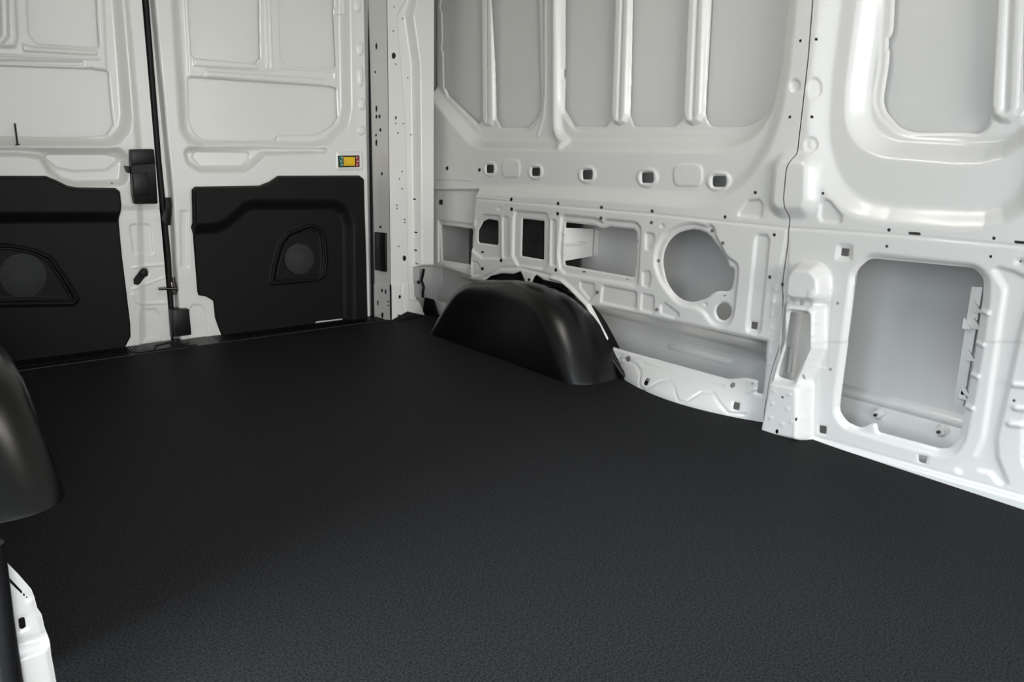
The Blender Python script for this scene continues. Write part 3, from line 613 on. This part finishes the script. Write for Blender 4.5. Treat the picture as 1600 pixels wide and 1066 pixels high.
# latch cover on the left door
def dpoly(k, pts, d): return [(q[0], D-d, q[1]) for q in [door_map(x, y, d) for x, y in PX(k, pts)]]
lc = prism('latch_cover', dpoly('B7', [(80, 45), (203, 43), (210, 120), (223, 328), (102, 330), (92, 280), (84, 130)], .03), (0, .045, 0), 'blackp', d1, bev=.004)
tag(lc, label='black plastic latch cover')
prism('cap', dpoly('B7', [(80, 45), (203, 43), (209, 118), (84, 128)], .042), (0, .02, 0), 'blackp', lc, bev=.004)
prism('panel', dpoly('B7', [(92, 168), (172, 166), (182, 284), (100, 288)], .0335), (0, .006, 0), 'blackp', lc, bev=.002)
prism('tab', dpoly('B7', [(52, 130), (84, 134), (84, 172), (66, 165)], .02), (0, .03, 0), 'blackp', lc, bev=.002)
tag(tube('lock_rod', dpoly('A1', [(82, 685), (97, 800)], .006), .0028, 'blackp', d1, seg=8), label='thin black lock rod')
tube('rod_grommet', dpoly('A1', [(97, 800), (98, 806)], .006), .006, 'rubber', d1, seg=10)
hp = prism('striker_plug', dpoly('B7', [(130, 690), (150, 668), (172, 680), (170, 703), (150, 712)], .004), (0, .01, 0), 'rubber', d1, bev=.002)
box('hole_shade_backing', (0.53, D+.022, .15), (.66, D+.026, .29), 'rubber', d1)  # added black sheet so the oval hole looks dark inside
# hardware along the meeting edge
gs = [(q[0], D+.030, q[1]) for q in [door_map(x, y, -.03) for x, y in ((221, -120), (227, 0), (247, 250), (262, 400), (269, 520))]]
tag(tube('meeting_seal', gs, .011, 'rubber', d2, seg=10), label='black rubber seal between the doors')
box('light_leak_blocker', (0.700, D+.052, -0.03), (0.760, D+.058, 1.5), 'rubber', d2)  # added black box blocking outside light in the gap between the doors
kb = prism('edge_buffer', dpoly('B7', [(258, 298), (292, 295), (298, 340), (288, 370), (290, 440), (262, 442), (250, 410), (255, 370), (268, 350)], .012), (0, .02, 0), 'blackp', d2, bev=.003)
tag(tube('catch_pin', dpoly('B7', [(226, 772), (262, 770), (325, 770)], .012), .005, 'steel', d2, seg=10), label='bare steel catch pin')
tube('catch_bracket', dpoly('B7', [(302, 712), (306, 750), (312, 800)], .008), .0065, 'steel', d2, seg=10)
prism('catch_plate', dpoly('B7', [(290, 735), (318, 730), (328, 775), (320, 800), (296, 790)], .006), (0, .008, 0), 'steel', d2, bev=.002)
lb = prism('lower_buffer', dpoly('B7', [(300, 880), (385, 876), (398, 1010), (312, 1022)], .03), (0, .05, 0), 'blackp', d2, bev=.003)
tag(lb, label='black plastic buffer block')
prism('side_plate', dpoly('B7', [(286, 880), (302, 880), (314, 1024), (296, 1022)], .01), (0, .04, 0), 'blackp', lb, bev=.002)
# lock switch on the right door
sw = prism('lock_switch', dpoly('Z2', [(470, 375), (990, 368), (995, 655), (480, 665)], .012), (0, .012, 0), 'blackp', d2, bev=.002)
tag(sw, label='yellow lock slider between green and red labels')
prism('green_label', dpoly('Z2', [(485, 390), (575, 390), (575, 645), (490, 645)], .0128), (0, .001, 0), 'green', sw)
prism('red_label', dpoly('Z2', [(895, 385), (978, 385), (980, 640), (895, 645)], .0128), (0, .001, 0), 'red', sw)
sy = prism('slider', dpoly('Z2', [(592, 405), (875, 403), (877, 625), (600, 628)], .015), (0, .004, 0), 'yellow', sw, bev=.001)
prism('thumb_rib', dpoly('Z2', [(640, 470), (760, 470), (760, 600), (640, 600)], .021), (0, .007, 0), 'yellow', sw, bev=.0015)
for x, y in ((555, 425), (530, 515), (560, 600), (915, 425), (945, 515), (925, 600)):
    prism('icon', dpoly('Z2', [(x-16, y-18), (x+16, y-18), (x+16, y+14), (x-16, y+14)], .0134), (0, .0005, 0), 'ink', sw)

# ------------------------------------------------------------------ wheel arch covers
def arch_cover(label, sx):
    """loft of rounded outlines; sx mirrors about the van centre line"""
    cx0 = 0.8755
    def X(x): return cx0+(x-cx0)*sx
    o = empty('wheel_arch_cover', (X(1.70), 2.03, 0), label=label, category='wheel cover', group='wheel arch covers')
    bm = bmesh.new(); rings = []
    prof = [(0, 0.0), (0.01, .006), (0.05, .022), (.16, .066), (.32, .124), (.46, .169), (.58, .201), (.70, .224), (.81, .239), (.92, .248), (1.04, .254), (1.2, .258), (1.5, .260)]
    for s, z in prof:
        xi = 1.562+.05*min(s, .6)+.09*max(0, s-.6); y0 = 1.592+(1.862-1.592)*min(s, 1.25); y1 = 2.475-.16*min(s, 1.3)
        rc0 = .085+.04*s; rc1 = .06+.05*s; xo = 1.80; ring = []
        for t in np.linspace(0, 1, 8)[:-1]: ring.append((xo+(xi+rc1-xo)*t, y1-.02*(1-t)*0))
        for a in np.linspace(0, math.pi/2, 9)[:-1]: ring.append((xi+rc1-rc1*math.sin(a), y1-rc1+rc1*math.cos(a)))
        for t in np.linspace(0, 1, 14)[:-1]: ring.append((xi, y1-rc1+(y0+rc0-(y1-rc1))*t))
        for a in np.linspace(0, math.pi/2, 9)[:-1]: ring.append((xi+rc0-rc0*math.cos(a), y0+rc0-rc0*math.sin(a)))
        for t in np.linspace(0, 1, 8): ring.append((xi+rc0+(xo-xi-rc0)*t, y0))
        rr = []
        for x, y in ring:
            tilt = (z/.258)*(-.045*max(0, (y-2.05))/.3 - .03*sstep((x-1.70)/.06))
            rr.append(bm.verts.new((X(x), y, max(0, z+tilt))))
        rings.append(rr)
    for A_, B_ in zip(rings[:-1], rings[1:]):
        for i in range(len(A_)-1): bm.faces.new([A_[i], A_[i+1], B_[i+1], B_[i]])
    bm.faces.new(rings[-1])
    sh = from_bm('shell', bm, 'cover', o, smooth=True)
    bp = [(1.64, 0), (1.735, .06), (1.845, .15), (1.93, .235), (1.98, .285), (2.25, .29), (2.36, .255), (2.42, .20), (2.45, 0)]
    prism('gap_shade_plate', [(X(1.792), y, z) for y, z in bp], (.004*sx, 0, 0), 'cover', o)  # added black plate, stands in for the dark gap above the cover
    # rolled flange along the wall side
    fl = [(X(x), y, z+.002) for x, y, z in ((1.752, 1.578, .004), (1.752, 1.66, .065), (1.752, 1.76, .135), (1.752, 1.85, .198), (1.752, 1.90, .225))]
    tube('flange', fl, [.010, .010, .010, .009, .006], 'cover', o, seg=8)
    return o
arch_cover('black moulded wheel arch cover under the panel with the round hole', 1)
arch_cover('black wheel arch cover cut off by the left edge of the photo', -1)

# ------------------------------------------------------------------ foot of the sliding door pillar, bottom left
FY = 1.0
def foot_map(px, py, d): p = atY(px, py, FY-d); return (p[0], p[2])
ft = Sheet(-0.06, 0.10, -0.02, 0.32, 0.0025, foot_map, lambda u, v, h: np.stack([u, FY-h, v], 1), False)
ft.emboss('Z1', [(-600, 1010), (125, 872), (340, 790), (372, 740), (640, 700), (640, 1700), (-600, 1700)], 0.007, .008)
ft.bead('Z1', [(-600, 960), (110, 800), (320, 740)], -0.006, .022)
ft.hole('Z1', [(140, 583), (190, 566), (204, 650), (152, 670)], lip=.002)
ft.hole('Z1', [(-200, 0), (20, 210), (225, 430), (205, 430), (10, 240), (-200, 60)], lip=.003)
ko = ft.uv('Z1', [(-700, -600), (0, 98), (140, 240), (245, 360), (268, 420), (290, 505), (325, 555), (345, 650), (380, 740), (392, 850), (412, 950), (432, 1066), (470, 1500), (-700, 1500)])
tag(ft.build('pillar_foot', 'paint', wr, keep=ko, lip=.004, lw=.006), label='white pressed foot of the sliding door pillar')
sl = [atY(x, y, .985) for x, y in PX('Z1', [(-60, 0), (-25, 240), (20, 600), (65, 900), (90, 1066), (130, 1300)])]
tag(tube('pillar_seal', sl, .012, 'rubber', wr, seg=10), label='black rubber seal')
